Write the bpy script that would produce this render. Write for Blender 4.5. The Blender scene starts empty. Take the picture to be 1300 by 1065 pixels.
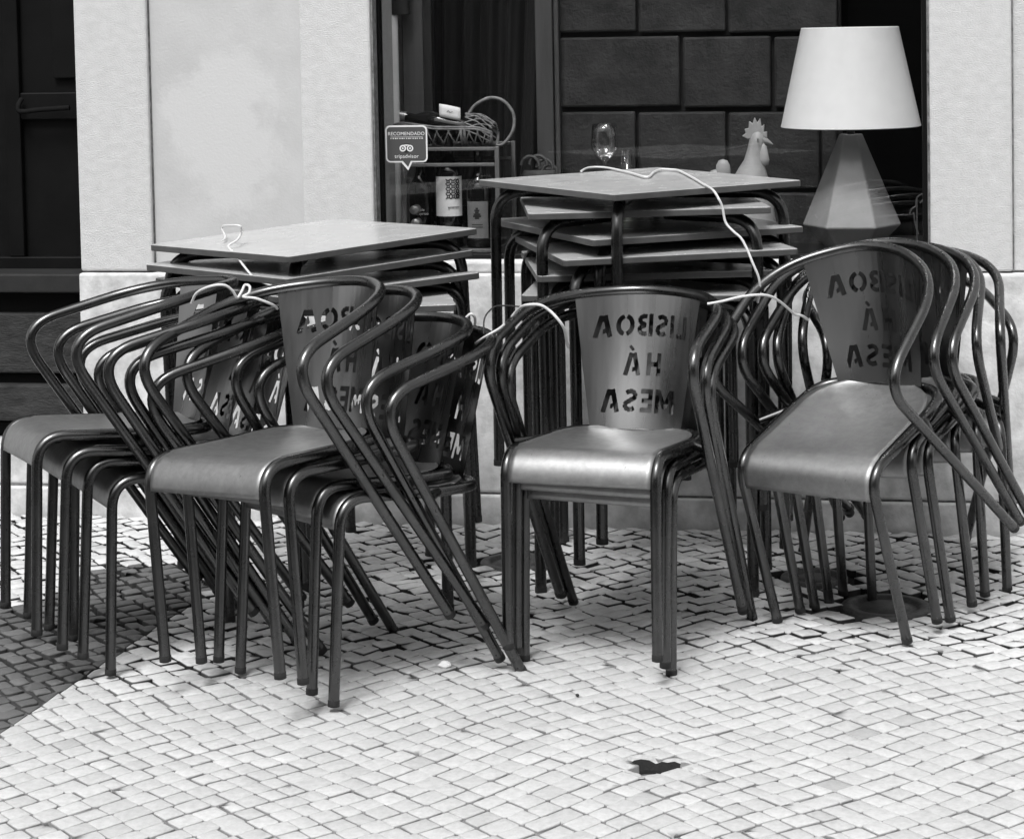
import bpy, math, random
import numpy as np
from mathutils import Matrix, Vector
random.seed(7); rng = np.random.default_rng(7)
PI = math.pi
sc = bpy.context.scene
COL = sc.collection
CAM={'f': 2761.5957, 'p': 0.058, 'r': -0.0191, 'H': 1.5032, 'v0': 187.8936}
SHAPE={'wr': 0.2377, 'yr': -0.2618, 'wa': 0.2514, 'ya': 0.1803, 'za': 0.6699, 'wb': 0.2445, 'yb': -0.1714, 'zb': 0.7622, 'yc': -0.3467, 'zc': 0.7735, 't1': 0.1133, 't2': 0.1391, 't3': 0.16, 'wf': 0.1807, 'yf': 0.2377, 'wk': 0.1808, 'yk': 0.2219, 'zk': 0.4503, 'wn': 0.1858, 'yn': -0.049, 'zn': 0.4353, 'tk': 0.0692}
WALL=[6.4753, -0.1714, 0.7585, 0.6269, 0.7881]
POSE={'A1': [-0.5108, 4.8784, 38.3617, 0.1091, -0.0513, 0.0693], 'A2': [-0.4355, 4.9262, 44.4235, 0.0808, -0.05, 0.068], 'A3': [-0.4045, 4.9878, 48.2967, 0.0273, 0.0361, 0.0099], 'A4': [-0.3548, 4.9841, 48.773, -0.0006, 0.0421, 0.0089], 'B1': [0.2248, 5.1003, 21.6012, 0.0564, 0.012, 0.0134], 'B2': [0.2396, 5.1766, 20.0945, 0.0258, -0.0034, -0.0123], 'B3': [0.2615, 5.2061, 21.4182, -0.0021, -0.005, -0.0091], 'C1': [-0.9655, 5.1669, 65.7925, 0.107, 0.0112, 0.063], 'C2': [-0.9142, 5.187, 65.3348, 0.0681, 0.0282, 0.0388], 'C3': [-0.8699, 5.2083, 65.8849, 0.0332, 0.0369, 0.0608], 'C4': [-0.8146, 5.2331, 65.1776, -0.0001, 0.0101, 0.026], 'D1': [0.9143, 5.3898, 38.3479, 0.0938, -0.3834, 0.0227], 'D2': [0.9712, 5.4923, 30.5946, 0.0871, -0.2979, 0.0578], 'D3': [1.0181, 5.5368, 31.653, 0.0724, -0.268, 0.0493], 'D4': [1.0337, 5.6479, 18.701, 0.0638, -0.2337, 0.072], 'D5': [1.0712, 5.7636, 14.1736, 0.0457, -0.1722, 0.0409], 'D6': [1.0614, 5.8051, -6.6372, -0.0049, -0.0321, 0.0346]}
TAB={'P1': [0.3382, 5.8774, 33.8461, 1.0653, 0.0019, 0.0106], 'P2': [0.3419, 5.8721, 1.6287, 1.0091, 0.0062, -0.0032], 'P3': [0.356, 5.8989, 24.5219, 0.9473, -0.0018, 0.0116], 'P4': [0.3636, 5.837, 12.3538, 0.903, 0.0064, 0.0159], 'P6': [0.3672, 5.8996, -7.601, 0.7881, -0.0002, -0.0002], 'Q1': [-0.5364, 5.795, 42.4445, 0.9368, 0.0347, -0.0153]}


# ------------------------------------------------------------------ helpers
class MB:
    """collects geometry for ONE mesh"""
    def __init__(s): s.v=[]; s.f=[]; s.sm=[]
    def add(s, V, F, smooth=True):
        o=len(s.v); s.v+= [tuple(map(float,p)) for p in V]; s.f+=[tuple(i+o for i in f) for f in F]; s.sm+=[smooth]*len(F); return s
    def box(s, x0,x1,y0,y1,z0,z1):
        V=[(x0,y0,z0),(x1,y0,z0),(x1,y1,z0),(x0,y1,z0),(x0,y0,z1),(x1,y0,z1),(x1,y1,z1),(x0,y1,z1)]
        return s.add(V,[(0,3,2,1),(4,5,6,7),(0,1,5,4),(1,2,6,5),(2,3,7,6),(3,0,4,7)],False)
    def tube(s, P, r, n=12, closed=False, cap=True):
        P=[Vector(p) for p in P]; Q=[P[0]]
        for p in P[1:]:
            if (p-Q[-1]).length>1e-5: Q.append(p)
        P=Q; m=len(P)
        R=r if hasattr(r,'__len__') else [r]*m
        if len(R)!=m: R=[R[int(i*(len(R)-1)/max(1,m-1))] for i in range(m)]
        T=[]
        for i in range(m):
            a=P[(i-1)%m] if (closed or i>0) else P[i]; b=P[(i+1)%m] if (closed or i<m-1) else P[i]
            T.append((b-a).normalized())
        up=Vector((0,0,1)) if abs(T[0].z)<.9 else Vector((1,0,0))
        u=(up-T[0]*up.dot(T[0])).normalized(); V=[]
        for i in range(m):
            u=(u-T[i]*u.dot(T[i])).normalized(); w=T[i].cross(u)
            for k in range(n):
                a=2*PI*k/n; V.append(P[i]+(u*math.cos(a)+w*math.sin(a))*R[i])
        F=[]
        for i in range(m if closed else m-1):
            j=(i+1)%m
            for k in range(n):
                l=(k+1)%n; F.append((i*n+k,i*n+l,j*n+l,j*n+k))
        s.add(V,F,True)
        if cap and not closed:
            s.add(V[:n],[tuple(range(n))[::-1]],False); s.add(V[-n:],[tuple(range(n))],False)
        return s
    def lathe(s, prof, c=(0,0,0), n=32, sx=1, sy=1, smooth=True):
        V=[];F=[];m=len(prof)
        for r,z in prof:
            for k in range(n):
                a=2*PI*k/n; V.append((c[0]+sx*r*math.cos(a),c[1]+sy*r*math.sin(a),c[2]+z))
        for i in range(m-1):
            for k in range(n):
                l=(k+1)%n; F.append((i*n+k,i*n+l,(i+1)*n+l,(i+1)*n+k))
        return s.add(V,F,smooth)
    def prism(s, poly, y0, y1):
        """polygon in xz, extruded along y"""
        n=len(poly); V=[(x,y0,z) for x,z in poly]+[(x,y1,z) for x,z in poly]
        F=[tuple(range(n)),tuple(range(2*n-1,n-1,-1))]
        F+=[((i+1)%n,i,i+n,(i+1)%n+n) for i in range(n)]
        return s.add(V,F,False)
    def slab(s, G, th):
        """grid of points [i][j] -> thin closed sheet, thickness along the grid normal"""
        G=np.array(G,float); a,b=G.shape[:2]
        du=np.gradient(G,axis=0); dv=np.gradient(G,axis=1); N=np.cross(du,dv); N/=np.linalg.norm(N,axis=2,keepdims=True)+1e-12
        A=(G+N*th/2).reshape(-1,3); B=(G-N*th/2).reshape(-1,3); k=a*b; F=[]
        for i in range(a-1):
            for j in range(b-1):
                q=(i*b+j,(i+1)*b+j,(i+1)*b+j+1,i*b+j+1); F.append(q); F.append(tuple(k+x for x in q[::-1]))
        rim=[i*b for i in range(a)]+[(a-1)*b+j for j in range(1,b)]+[i*b+b-1 for i in range(a-2,-1,-1)]+[j for j in range(b-2,0,-1)]
        for x,y in zip(rim,rim[1:]+rim[:1]): F.append((y,x,x+k,y+k))
        return s.add(np.vstack([A,B]),F,True)
    def build(s, name, mat, parent=None, bevel=0, auto=None):
        me=bpy.data.meshes.new(name); me.from_pydata(s.v,[],s.f)
        me.polygons.foreach_set('use_smooth',s.sm); me.materials.append(mat); me.validate(); me.update()
        o=bpy.data.objects.new(name,me); COL.objects.link(o)
        if parent: o.parent=parent
        if bevel:
            b=o.modifiers.new('bevel','BEVEL'); b.width=bevel; b.segments=2; b.limit_method='ANGLE'
        return o
def tag(o,label=None,cat=None,group=None,kind=None):
    if label: o['label']=label
    if cat: o['category']=cat
    if group: o['group']=group
    if kind: o['kind']=kind
    return o
def empty(name,loc=(0,0,0),rz=0.):
    o=bpy.data.objects.new(name,None); o.location=loc; o.rotation_euler=(0,0,rz); o.empty_display_size=.05; COL.objects.link(o); return o
def copy_tree(o,parent=None):
    c=o.copy(); COL.objects.link(c)
    if parent: c.parent=parent
    for ch in list(o.children): copy_tree(ch,c)
    return c
def smooth_path(P,T,n=10):
    P=[np.array(p,float) for p in P]; out=[P[0]]
    for i in range(1,len(P)-1):
        a,b,c=P[i-1],P[i],P[i+1]; la=np.linalg.norm(a-b); lc=np.linalg.norm(c-b); t=T[i-1]
        p=b+(a-b)*min(t,la*.49)/la; q=b+(c-b)*min(t,lc*.49)/lc
        for s in np.linspace(0,1,n): out.append((1-s)**2*p+2*s*(1-s)*b+s*s*q)
    out.append(P[-1]); return out
def spline(P,n=8):
    """Catmull-Rom through the points"""
    P=[np.array(p,float) for p in P]; P=[2*P[0]-P[1]]+P+[2*P[-1]-P[-2]]; out=[]
    for i in range(1,len(P)-2):
        a,b,c,d=P[i-1:i+3]
        for t in np.linspace(0,1,n,endpoint=False):
            out.append(.5*((2*b)+(c-a)*t+(2*a-5*b+4*c-d)*t*t+(3*b-a-3*c+d)*t**3))
    out.append(P[-2]); return out
# lens geometry solved from the photograph: where a viewing ray meets a plane of the place
def ray(u,v):
    r=CAM['r']; a=u-650; b=v-CAM['v0']; uu=a*math.cos(r)+b*math.sin(r); vv=-a*math.sin(r)+b*math.cos(r)
    x=uu/CAM['f']; zc=-vv/CAM['f']; p=CAM['p']
    return np.array([x,math.cos(p)+zc*math.sin(p),-math.sin(p)+zc*math.cos(p)])
EYE=np.array([0,0,CAM['H']])
TH=math.atan(WALL[1]); WT=np.array([math.cos(TH),math.sin(TH),0]); WN=np.array([-math.sin(TH),math.cos(TH),0]); W0=np.array([0,WALL[0],0])
def onwall(u,v,d=0.):
    D=ray(u,v); t=((W0+WN*d-EYE)@WN)/(D@WN); X=EYE+D*t; return float((X-W0)@WT),float(X[2])
def aty(u,v,y):
    D=ray(u,v); return EYE+D*(y/D[1])
def atz(u,v,z):
    D=ray(u,v); return EYE+D*((z-EYE[2])/D[2])
def wpos(s,d,z): return W0+WT*s+WN*d+np.array([0,0,z])
def wempty(name,s,d,z): return empty(name,wpos(s,d,z),TH)

# ------------------------------------------------------------------ materials (black and white photograph: neutral greys)
def mat(name,col,rough=.6,metal=0.,bump=0.,bscale=200.,var=0.,vscale=6.,stretch=None,spec=.5,rvar=0.,det=6.,chips=None):
    m=bpy.data.materials.new(name); m.use_nodes=True; N=m.node_tree.nodes; L=m.node_tree.links
    P=N['Principled BSDF']; P.inputs['Base Color'].default_value=(col,col,col,1); P.inputs['Roughness'].default_value=rough; P.inputs['Metallic'].default_value=metal
    P.inputs['Specular IOR Level'].default_value=spec
    tc=N.new('ShaderNodeTexCoord'); src=tc.outputs['Object']
    if stretch:
        mp=N.new('ShaderNodeMapping'); mp.inputs['Scale'].default_value=stretch; L.new(src,mp.inputs['Vector']); src=mp.outputs['Vector']
    def noise(scale,d=det):
        n=N.new('ShaderNodeTexNoise'); n.inputs['Scale'].default_value=scale; n.inputs['Detail'].default_value=d; n.inputs['Roughness'].default_value=.6; L.new(src,n.inputs['Vector']); return n
    if var:
        n=noise(vscale); mr=N.new('ShaderNodeMapRange'); mr.inputs['From Min'].default_value=.3; mr.inputs['From Max'].default_value=.7
        mr.inputs['To Min'].default_value=col*(1-var); mr.inputs['To Max'].default_value=min(1,col*(1+var)); L.new(n.outputs['Fac'],mr.inputs['Value']); L.new(mr.outputs['Result'],P.inputs['Base Color'])
    if rvar:
        n=noise(vscale*2.3); mr=N.new('ShaderNodeMapRange'); mr.inputs['From Min'].default_value=.3; mr.inputs['From Max'].default_value=.7
        mr.inputs['To Min'].default_value=max(.02,rough-rvar); mr.inputs['To Max'].default_value=rough+rvar; L.new(n.outputs['Fac'],mr.inputs['Value']); L.new(mr.outputs['Result'],P.inputs['Roughness'])
    if chips:                                   # worn spots and scratches: (noise scale, threshold, colour there)
        n=noise(chips[0],4); mr=N.new('ShaderNodeMapRange'); mr.inputs['From Min'].default_value=chips[1]; mr.inputs['From Max'].default_value=chips[1]+.03; L.new(n.outputs['Fac'],mr.inputs['Value'])
        mx=N.new('ShaderNodeMixRGB'); L.new(mr.outputs[0],mx.inputs[0]); ci=P.inputs['Base Color']
        if ci.links: L.new(ci.links[0].from_socket,mx.inputs[1])
        else: mx.inputs[1].default_value=(col,col,col,1)
        mx.inputs[2].default_value=(chips[2],)*3+(1,); L.new(mx.outputs[0],ci)
    if bump:
        n=noise(bscale,3); b=N.new('ShaderNodeBump'); b.inputs['Strength'].default_value=bump; b.inputs['Distance'].default_value=.004; L.new(n.outputs['Fac'],b.inputs['Height']); L.new(b.outputs['Normal'],P.inputs['Normal'])
    return m
M={}
M['tube']=mat('chair tube steel',.105,.28,1,bump=.03,bscale=500,rvar=.06,vscale=9,var=.18,chips=(42,.70,.03))
M['seat']=mat('chair seat sheet',.31,.50,1,bump=.04,bscale=320,var=.13,vscale=45,rvar=.05,det=12,chips=(70,.69,.17))
M['panel']=mat('brushed backrest sheet',.21,.30,1,bump=.03,bscale=420,stretch=(1,.25,.02),vscale=22,rvar=.05)
M['rubber']=mat('rubber foot',.02,.7)
M['ttop']=mat('table top laminate',.42,.24,0,var=.07,vscale=5,rvar=.07,bump=.012,bscale=60,chips=(55,.71,.22))
M['tedge']=mat('table edge band',.065,.4,0,var=.2,vscale=20)
M['tunder']=mat('table underside',.04,.7)  # shade between stacked tops put into the colour: near black cuts bounced light
M['tleg']=mat('table leg tube',.075,.28,1,bump=.05,bscale=300,rvar=.06,vscale=9)
M['cord']=mat('white plastic cord',.60,.45)
M['plaster']=mat('rough plaster',.56,.92,0,bump=.7,bscale=170,var=.08,vscale=28,chips=(38,.735,.30),stretch=(1,1,1.8),det=9)
M['base']=mat('limestone base course',.54,.85,0,bump=.4,bscale=90,var=.30,vscale=16,det=12)
M['plinth']=mat('rough plinth render',.48,.92,0,bump=.9,bscale=120,var=.20,vscale=14,det=12)
M['crack']=mat('dirty joint',.16,.95,0,bump=.8,bscale=150,var=.6,vscale=40)
M['frame']=mat('dark window frame',.006,.5,spec=.15,bump=.1,bscale=60)
M['doorpaint']=mat('dark door paint',.005,.5,0,spec=.12,bump=.05,bscale=40,var=.3,vscale=9)
M['darkstone']=mat('dark step stone',.026,.7,0,spec=.25,bump=1.,bscale=60,var=.5,vscale=14,stretch=(1,1,3))
M['ledge']=mat('worn dark ledge',.022,.6,0,spec=.2,bump=.2,bscale=60,var=.3,vscale=10)
M['blocks']=mat('dark interior stone',.029,.7,0,spec=.3,bump=.9,bscale=70,var=.45,vscale=12)
M['blockgap']=mat('block joint',.01,.9)
M['wood']=mat('grey wood post',.055,.6,0,bump=.3,bscale=30,stretch=(3,3,.25),var=.25,vscale=10)
M['darkpost']=mat('dark metal post',.02,.4,0,var=.2,vscale=10)
M['pipe']=mat('pale pipe',.75,.5,0,var=.1)
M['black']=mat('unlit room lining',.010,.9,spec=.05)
M['curtain']=mat('dark curtain',.012,.95,0,bump=.2,bscale=200)
M['shade']=mat('lamp shade cloth',.76,.9,0,bump=.1,bscale=500,var=.03,vscale=20)
M['lampbase']=mat('glazed ceramic lamp base',.29,.16,0,var=.12,vscale=8)
M['ceramic']=mat('pale ceramic',.30,.5,0,var=.1,vscale=30)
M['cabinet']=mat('cabinet frame',.12,.4,0,var=.2,vscale=12)
M['bottle']=mat('dark bottle glass',.008,.08,spec=.6)
M['label']=mat('white paper label',.78,.7)
M['greylabel']=mat('grey paper label',.15,.7)
M['ink']=mat('black ink',.012,.6)
M['capsule']=mat('bottle capsule',.34,.35,.6)
M['wicker']=mat('dark wicker',.20,.55,0,bump=.4,bscale=200,var=.4,vscale=60)
M['sticker']=mat('sticker ground',.07,.4)
M['stickerwhite']=mat('sticker white',.72,.5)
M['cover']=mat('iron cover',.06,.55,.3,bump=.6,bscale=120,var=.4,vscale=30)
M['facade']=mat('street facade',.09,.85,0,var=.15,vscale=.8)
M['facadewin']=mat('street window',.02,.15)
def glass_mat(name,base=.04,tint=1.,pw=5.):
    m=bpy.data.materials.new(name); m.use_nodes=True; N=m.node_tree.nodes; L=m.node_tree.links; N.clear()
    o=N.new('ShaderNodeOutputMaterial'); mx=N.new('ShaderNodeMixShader'); f=N.new('ShaderNodeLayerWeight'); f.inputs['Blend'].default_value=.5
    p1=N.new('ShaderNodeMath'); p1.operation='POWER'; p1.inputs[1].default_value=pw; p2=N.new('ShaderNodeMath'); p2.operation='MULTIPLY_ADD'; p2.inputs[1].default_value=1-base; p2.inputs[2].default_value=base
    L.new(f.outputs['Facing'],p1.inputs[0]); L.new(p1.outputs[0],p2.inputs[0])
    t=N.new('ShaderNodeBsdfTransparent'); t.inputs['Color'].default_value=(tint,tint,tint,1); g=N.new('ShaderNodeBsdfGlossy'); g.inputs['Roughness'].default_value=.0; g.inputs['Color'].default_value=(1,1,1,1)
    L.new(p2.outputs[0],mx.inputs[0]); L.new(t.outputs[0],mx.inputs[1]); L.new(g.outputs[0],mx.inputs[2]); L.new(mx.outputs[0],o.inputs['Surface']); return m
M['pane']=glass_mat('window pane',.03,.96)
M['wineglass']=glass_mat('thin glass',.05,.96,2.2)
# smooth plaster with a paler repaired patch (a stain with a shape of its own)
def panel_plaster():
    m=mat('patched plaster',.485,.9,0,bump=.22,bscale=120,var=.07,vscale=7,det=10); N=m.node_tree.nodes; L=m.node_tree.links; P=N['Principled BSDF']
    old=P.inputs['Base Color'].links[0].from_socket
    tc=N.new('ShaderNodeTexCoord'); nz=N.new('ShaderNodeTexNoise'); nz.inputs['Scale'].default_value=6; nz.inputs['Detail'].default_value=9; nz.inputs['Roughness'].default_value=.65; L.new(tc.outputs['Object'],nz.inputs['Vector'])
    mpn=N.new('ShaderNodeVectorMath'); mpn.operation='MULTIPLY_ADD'; L.new(nz.outputs['Color'],mpn.inputs[0]); mpn.inputs[1].default_value=(.5,.5,.5); L.new(tc.outputs['Object'],mpn.inputs[2])
    mp=N.new('ShaderNodeMapping'); L.new(mpn.outputs[0],mp.inputs['Vector'])
    cx,cz=-.90+.25,1.19+.25; mp.inputs['Location'].default_value=(-cx/.19,0,-cz/.26); mp.inputs['Scale'].default_value=(1/.19,0,1/.26)
    ln=N.new('ShaderNodeVectorMath'); ln.operation='LENGTH'; L.new(mp.outputs[0],ln.inputs[0])
    mr=N.new('ShaderNodeMapRange'); mr.inputs['From Min'].default_value=.7; mr.inputs['From Max'].default_value=1.0; mr.inputs['To Min'].default_value=1.; mr.inputs['To Max'].default_value=0.; L.new(ln.outputs['Value'],mr.inputs['Value'])
    mx=N.new('ShaderNodeMixRGB'); L.new(mr.outputs[0],mx.inputs[0]); L.new(old,mx.inputs[1]); mx.inputs[2].default_value=(.535,.535,.535,1); L.new(mx.outputs[0],P.inputs['Base Color'])
    return m
M['patch']=panel_plaster()
# paving: each stone has its own albedo (attribute), joints filled pale in front and open, dirty near the wall
def stone_mat():
    m=mat('calcada stone',.6,.7,0,bump=.45,bscale=260); N=m.node_tree.nodes; L=m.node_tree.links; P=N['Principled BSDF']
    at=N.new('ShaderNodeAttribute'); at.attribute_name='albedo'; tc=N.new('ShaderNodeTexCoord')
    n=N.new('ShaderNodeTexNoise'); n.inputs['Scale'].default_value=60; n.inputs['Detail'].default_value=10; n.inputs['Roughness'].default_value=.72; L.new(tc.outputs['Object'],n.inputs['Vector'])
    mr=N.new('ShaderNodeMapRange'); mr.inputs['From Min'].default_value=.3; mr.inputs['From Max'].default_value=.7; mr.inputs['To Min'].default_value=.80; mr.inputs['To Max'].default_value=1.10; L.new(n.outputs['Fac'],mr.inputs['Value'])
    mu=N.new('ShaderNodeMixRGB'); mu.blend_type='MULTIPLY'; mu.inputs[0].default_value=1; L.new(at.outputs['Color'],mu.inputs[1]); L.new(mr.outputs[0],mu.inputs[2]); L.new(mu.outputs[0],P.inputs['Base Color'])
    return m
M['stone']=stone_mat()
def joint_mat():
    m=mat('joint fill',.2,.95,0,bump=.9,bscale=150); N=m.node_tree.nodes; L=m.node_tree.links; P=N['Principled BSDF']
    at=N.new('ShaderNodeAttribute'); at.attribute_name='albedo'; tc=N.new('ShaderNodeTexCoord')
    n=N.new('ShaderNodeTexNoise'); n.inputs['Scale'].default_value=14; n.inputs['Detail'].default_value=8; L.new(tc.outputs['Object'],n.inputs['Vector'])
    mr=N.new('ShaderNodeMapRange'); mr.inputs['From Min'].default_value=.3; mr.inputs['From Max'].default_value=.7; mr.inputs['To Min'].default_value=.6; mr.inputs['To Max'].default_value=1.3; L.new(n.outputs['Fac'],mr.inputs['Value'])
    mu=N.new('ShaderNodeMixRGB'); mu.blend_type='MULTIPLY'; mu.inputs[0].default_value=1; L.new(at.outputs['Color'],mu.inputs[1]); L.new(mr.outputs[0],mu.inputs[2]); L.new(mu.outputs[0],P.inputs['Base Color'])
    return m
M['joint']=joint_mat()
def street_mat():
    m=mat('far paving',.5,.85); N=m.node_tree.nodes; L=m.node_tree.links; P=N['Principled BSDF']; tc=N.new('ShaderNodeTexCoord')
    v=N.new('ShaderNodeTexVoronoi'); v.feature='DISTANCE_TO_EDGE'; v.inputs['Scale'].default_value=11; L.new(tc.outputs['Object'],v.inputs['Vector'])
    mr=N.new('ShaderNodeMapRange'); mr.inputs['From Min'].default_value=.02; mr.inputs['From Max'].default_value=.06; mr.inputs['To Min'].default_value=.03; mr.inputs['To Max'].default_value=.10; L.new(v.outputs['Distance'],mr.inputs['Value']); L.new(mr.outputs[0],P.inputs['Base Color']); return m
M['street']=street_mat()

# ------------------------------------------------------------------ ground
gm=MB(); gm.add([(-40,-40,-.03),(40,-40,-.03),(40,40,-.03),(-40,40,-.03)],[(0,1,2,3)],False)
tag(gm.build('ground',M['street']),kind='structure')
def set_albedo(o,vals):
    a=o.data.attributes.new('albedo','FLOAT_COLOR','POINT'); arr=np.ones((len(vals),4)); arr[:,:3]=np.array(vals)[:,None]; a.data.foreach_set('color',arr.ravel())
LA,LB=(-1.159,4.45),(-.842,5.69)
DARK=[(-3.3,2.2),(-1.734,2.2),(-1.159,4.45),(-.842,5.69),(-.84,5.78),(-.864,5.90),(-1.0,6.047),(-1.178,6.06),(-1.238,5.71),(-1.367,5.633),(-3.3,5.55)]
def inside(x,y,poly):
    c=False; n=len(poly)
    for i in range(n):
        x1,y1=poly[i]; x2,y2=poly[i-1]
        if (y1>y)!=(y2>y) and x<(x2-x1)*(y-y1)/(y2-y1)+x1: c=not c
    return c
def wear(x,y):
    """0 = joints still filled flush with pale mortar (the open pavement), 1 = joints open and dirty (by the wall)"""
    e=4.86+.10*math.sin(3.1*x+1)+.05*math.sin(9*x)+(.12 if x>.1 else 0)-.05*x
    return min(1,max(0,(y-e)/.30))
def warp(x,y):
    return (x+.035*math.sin(2.3*y+1.1*x)+.018*math.sin(6.1*y+2), y+.035*math.sin(2.6*x+.7)+.016*math.sin(7*x+3*y))
GR=math.radians(36)
SOCK=[(.932,5.47,.115),(-.011,5.997,.10),(.79,5.77,.09)]
HOLE=(.263,4.315,.056)
V=[];F=[];A=[]
def clip(P,sg):
    """part of the outline on one side of the line between pale and dark stones"""
    f=lambda p:sg*((LB[0]-LA[0])*(p[1]-LA[1])-(LB[1]-LA[1])*(p[0]-LA[0]))/math.hypot(LB[0]-LA[0],LB[1]-LA[1])-.0015
    o=[]
    for a,b in zip(P,P[1:]+P[:1]):
        fa,fb=f(a),f(b)
        if fa>0: o.append(a)
        if (fa>0)!=(fb>0): t=fa/(fa-fb); o.append((a[0]+(b[0]-a[0])*t,a[1]+(b[1]-a[1])*t))
    return o
def area(P): return abs(sum(a[0]*b[1]-b[0]*a[1] for a,b in zip(P,P[1:]+P[:1])))/2
def emit(P,h,tx,ty,wr,al):
    """one stone: flat top, worn edge, sides"""
    n=len(P); o=len(V); cx=sum(p[0] for p in P)/n; cy=sum(p[1] for p in P)/n
    for inset,z in ((.93,.0),(.98,-.0005-.0005*wr),(1.0,-.0035),(1.0,-.034)):
        for x,y in P: V.append((cx+(x-cx)*inset,cy+(y-cy)*inset,h+z+tx*(x-cx)+ty*(y-cy))); A.append(al if z>-.003 else (al*(1-wr)*.45+.012))
    V.append((cx,cy,h+.0008)); A.append(al)
    for k in range(n): F.append((o+4*n,o+k,o+(k+1)%n))
    for r_ in range(3):
        for k in range(n): l=(k+1)%n; F.append((o+r_*n+k,o+(r_+1)*n+k,o+(r_+1)*n+l,o+r_*n+l))
pitch=.053
rows=int(7.5/pitch); 
cols=[-3.9]
while cols[-1]<3.9: cols.append(cols[-1]+pitch*rng.uniform(.92,1.22))
for j in range(-rows//2,rows//2):
    jit=rng.normal(0,.0035,len(cols)); slip=rng.normal(0,.004)
    for ci in range(len(cols)-1):
        t=cols[ci]+jit[ci]+slip; w=cols[ci+1]+jit[ci+1]+slip-t; c0,s0=math.cos(GR),math.sin(GR)
        gx=t+w/2; gy=j*pitch
        cx,cy=warp(gx*c0-gy*s0, 4.9+gx*s0+gy*c0)
        dw=(cy-WALL[0]-WALL[1]*cx)*math.cos(TH)
        if not(-2.6<cx<2.7 and 3.3<cy) or dw>-.045: continue
        if any(math.hypot(cx-a,cy-b)<r+.02 for a,b,r in SOCK): continue
        if math.hypot((cx-HOLE[0])/1.25,(cy-HOLE[1]))<HOLE[2]*.9: continue
        wr=wear(cx,cy); dk=inside(cx,cy,DARK)
        gap=.0019+.0012*wr*rng.uniform(.5,1.6)+(.003 if dk else 0)
        if dk: wr=.45
        # eight-sided irregular outline
        hx,hy=w/2-gap,pitch/2-gap; j_=.0012+.0022*wr+(.002 if dk else 0); ch=.004
        out=[(-hx+ch,-hy),(hx-ch,-hy),(hx,-hy+ch),(hx,hy-ch),(hx-ch,hy),(-hx+ch,hy),(-hx,hy-ch),(-hx,-hy+ch)]
        q=[rng.normal(0,.0017,2) for _ in range(4)]; out=[(x+q[k//2][0]+rng.normal(0,j_*.5),y+q[k//2][1]+rng.normal(0,j_*.5)) for k,(x,y) in enumerate(out)]
        h=rng.normal(0,.0006+.0014*wr); tx,ty=rng.normal(0,.009+.028*wr,2)
        pts=[]
        for x,y in out: pts.append(warp((gx+x)*c0-(gy+y)*s0,4.9+(gx+x)*s0+(gy+y)*c0))
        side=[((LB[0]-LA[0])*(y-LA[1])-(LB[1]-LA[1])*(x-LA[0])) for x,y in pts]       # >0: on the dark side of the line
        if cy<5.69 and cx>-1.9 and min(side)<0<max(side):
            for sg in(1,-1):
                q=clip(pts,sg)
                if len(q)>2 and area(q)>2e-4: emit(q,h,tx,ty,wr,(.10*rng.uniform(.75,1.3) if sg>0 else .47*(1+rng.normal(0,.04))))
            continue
        al=.49*(1+rng.normal(0,.045))*(1+.22*wr)*(1-.12*wr*rng.random())  # lighter albedo towards the wall is painted in to offset the shade there
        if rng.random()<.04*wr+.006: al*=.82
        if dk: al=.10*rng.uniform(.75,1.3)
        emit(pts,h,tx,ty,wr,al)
pm=MB(); pm.v=V; pm.f=F; pm.sm=[True]*len(F)
po=pm.build('pavement',M['stone']); set_albedo(po,A); tag(po,kind='structure')
# joint bed: flush mortar in front, deep dirty joints near the wall and between the dark stones
V=[];F=[];A=[]; nx,ny=220,180
for j in range(ny+1):
    for i in range(nx+1):
        x=-2.7+5.4*i/nx; y=3.2+3.7*j/ny; w=wear(x,y); dk=inside(x,y,DARK)
        ed=0
        hd=math.hypot(x-HOLE[0],(y-HOLE[1])*1.3)
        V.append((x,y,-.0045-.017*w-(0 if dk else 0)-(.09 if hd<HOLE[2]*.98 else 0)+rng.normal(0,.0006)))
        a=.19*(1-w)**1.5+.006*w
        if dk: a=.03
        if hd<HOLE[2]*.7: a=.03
        A.append(a)
for j in range(ny):
    for i in range(nx): k=j*(nx+1)+i; F.append((k,k+1,k+nx+2,k+nx+1))
bm_=MB(); bm_.v=V; bm_.f=F; bm_.sm=[True]*len(F); bo=bm_.build('joint_fill',M['joint']); set_albedo(bo,A); tag(bo,kind='structure')
# round iron covers let into the paving
covlab=['round dark iron cover in the paving under the right chair stack','round dark iron cover in the paving behind the leftmost legs of the middle chairs','round dark iron cover furthest right against the shaded legs behind the right chairs']
for (x,y,r),lb in zip(SOCK,covlab):
    c=MB(); c.lathe([(0,.0),(r*.52,.0),(r*.56,-.006),(r*.72,-.006),(r*.76,.003),(r*.97,.003),(r,-.001),(r,-.03)],n=40)
    o=c.build('iron_cover',M['cover']); o.location=(x,y,-.002); tag(o,lb,'drain cover','iron covers in the paving')
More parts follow.
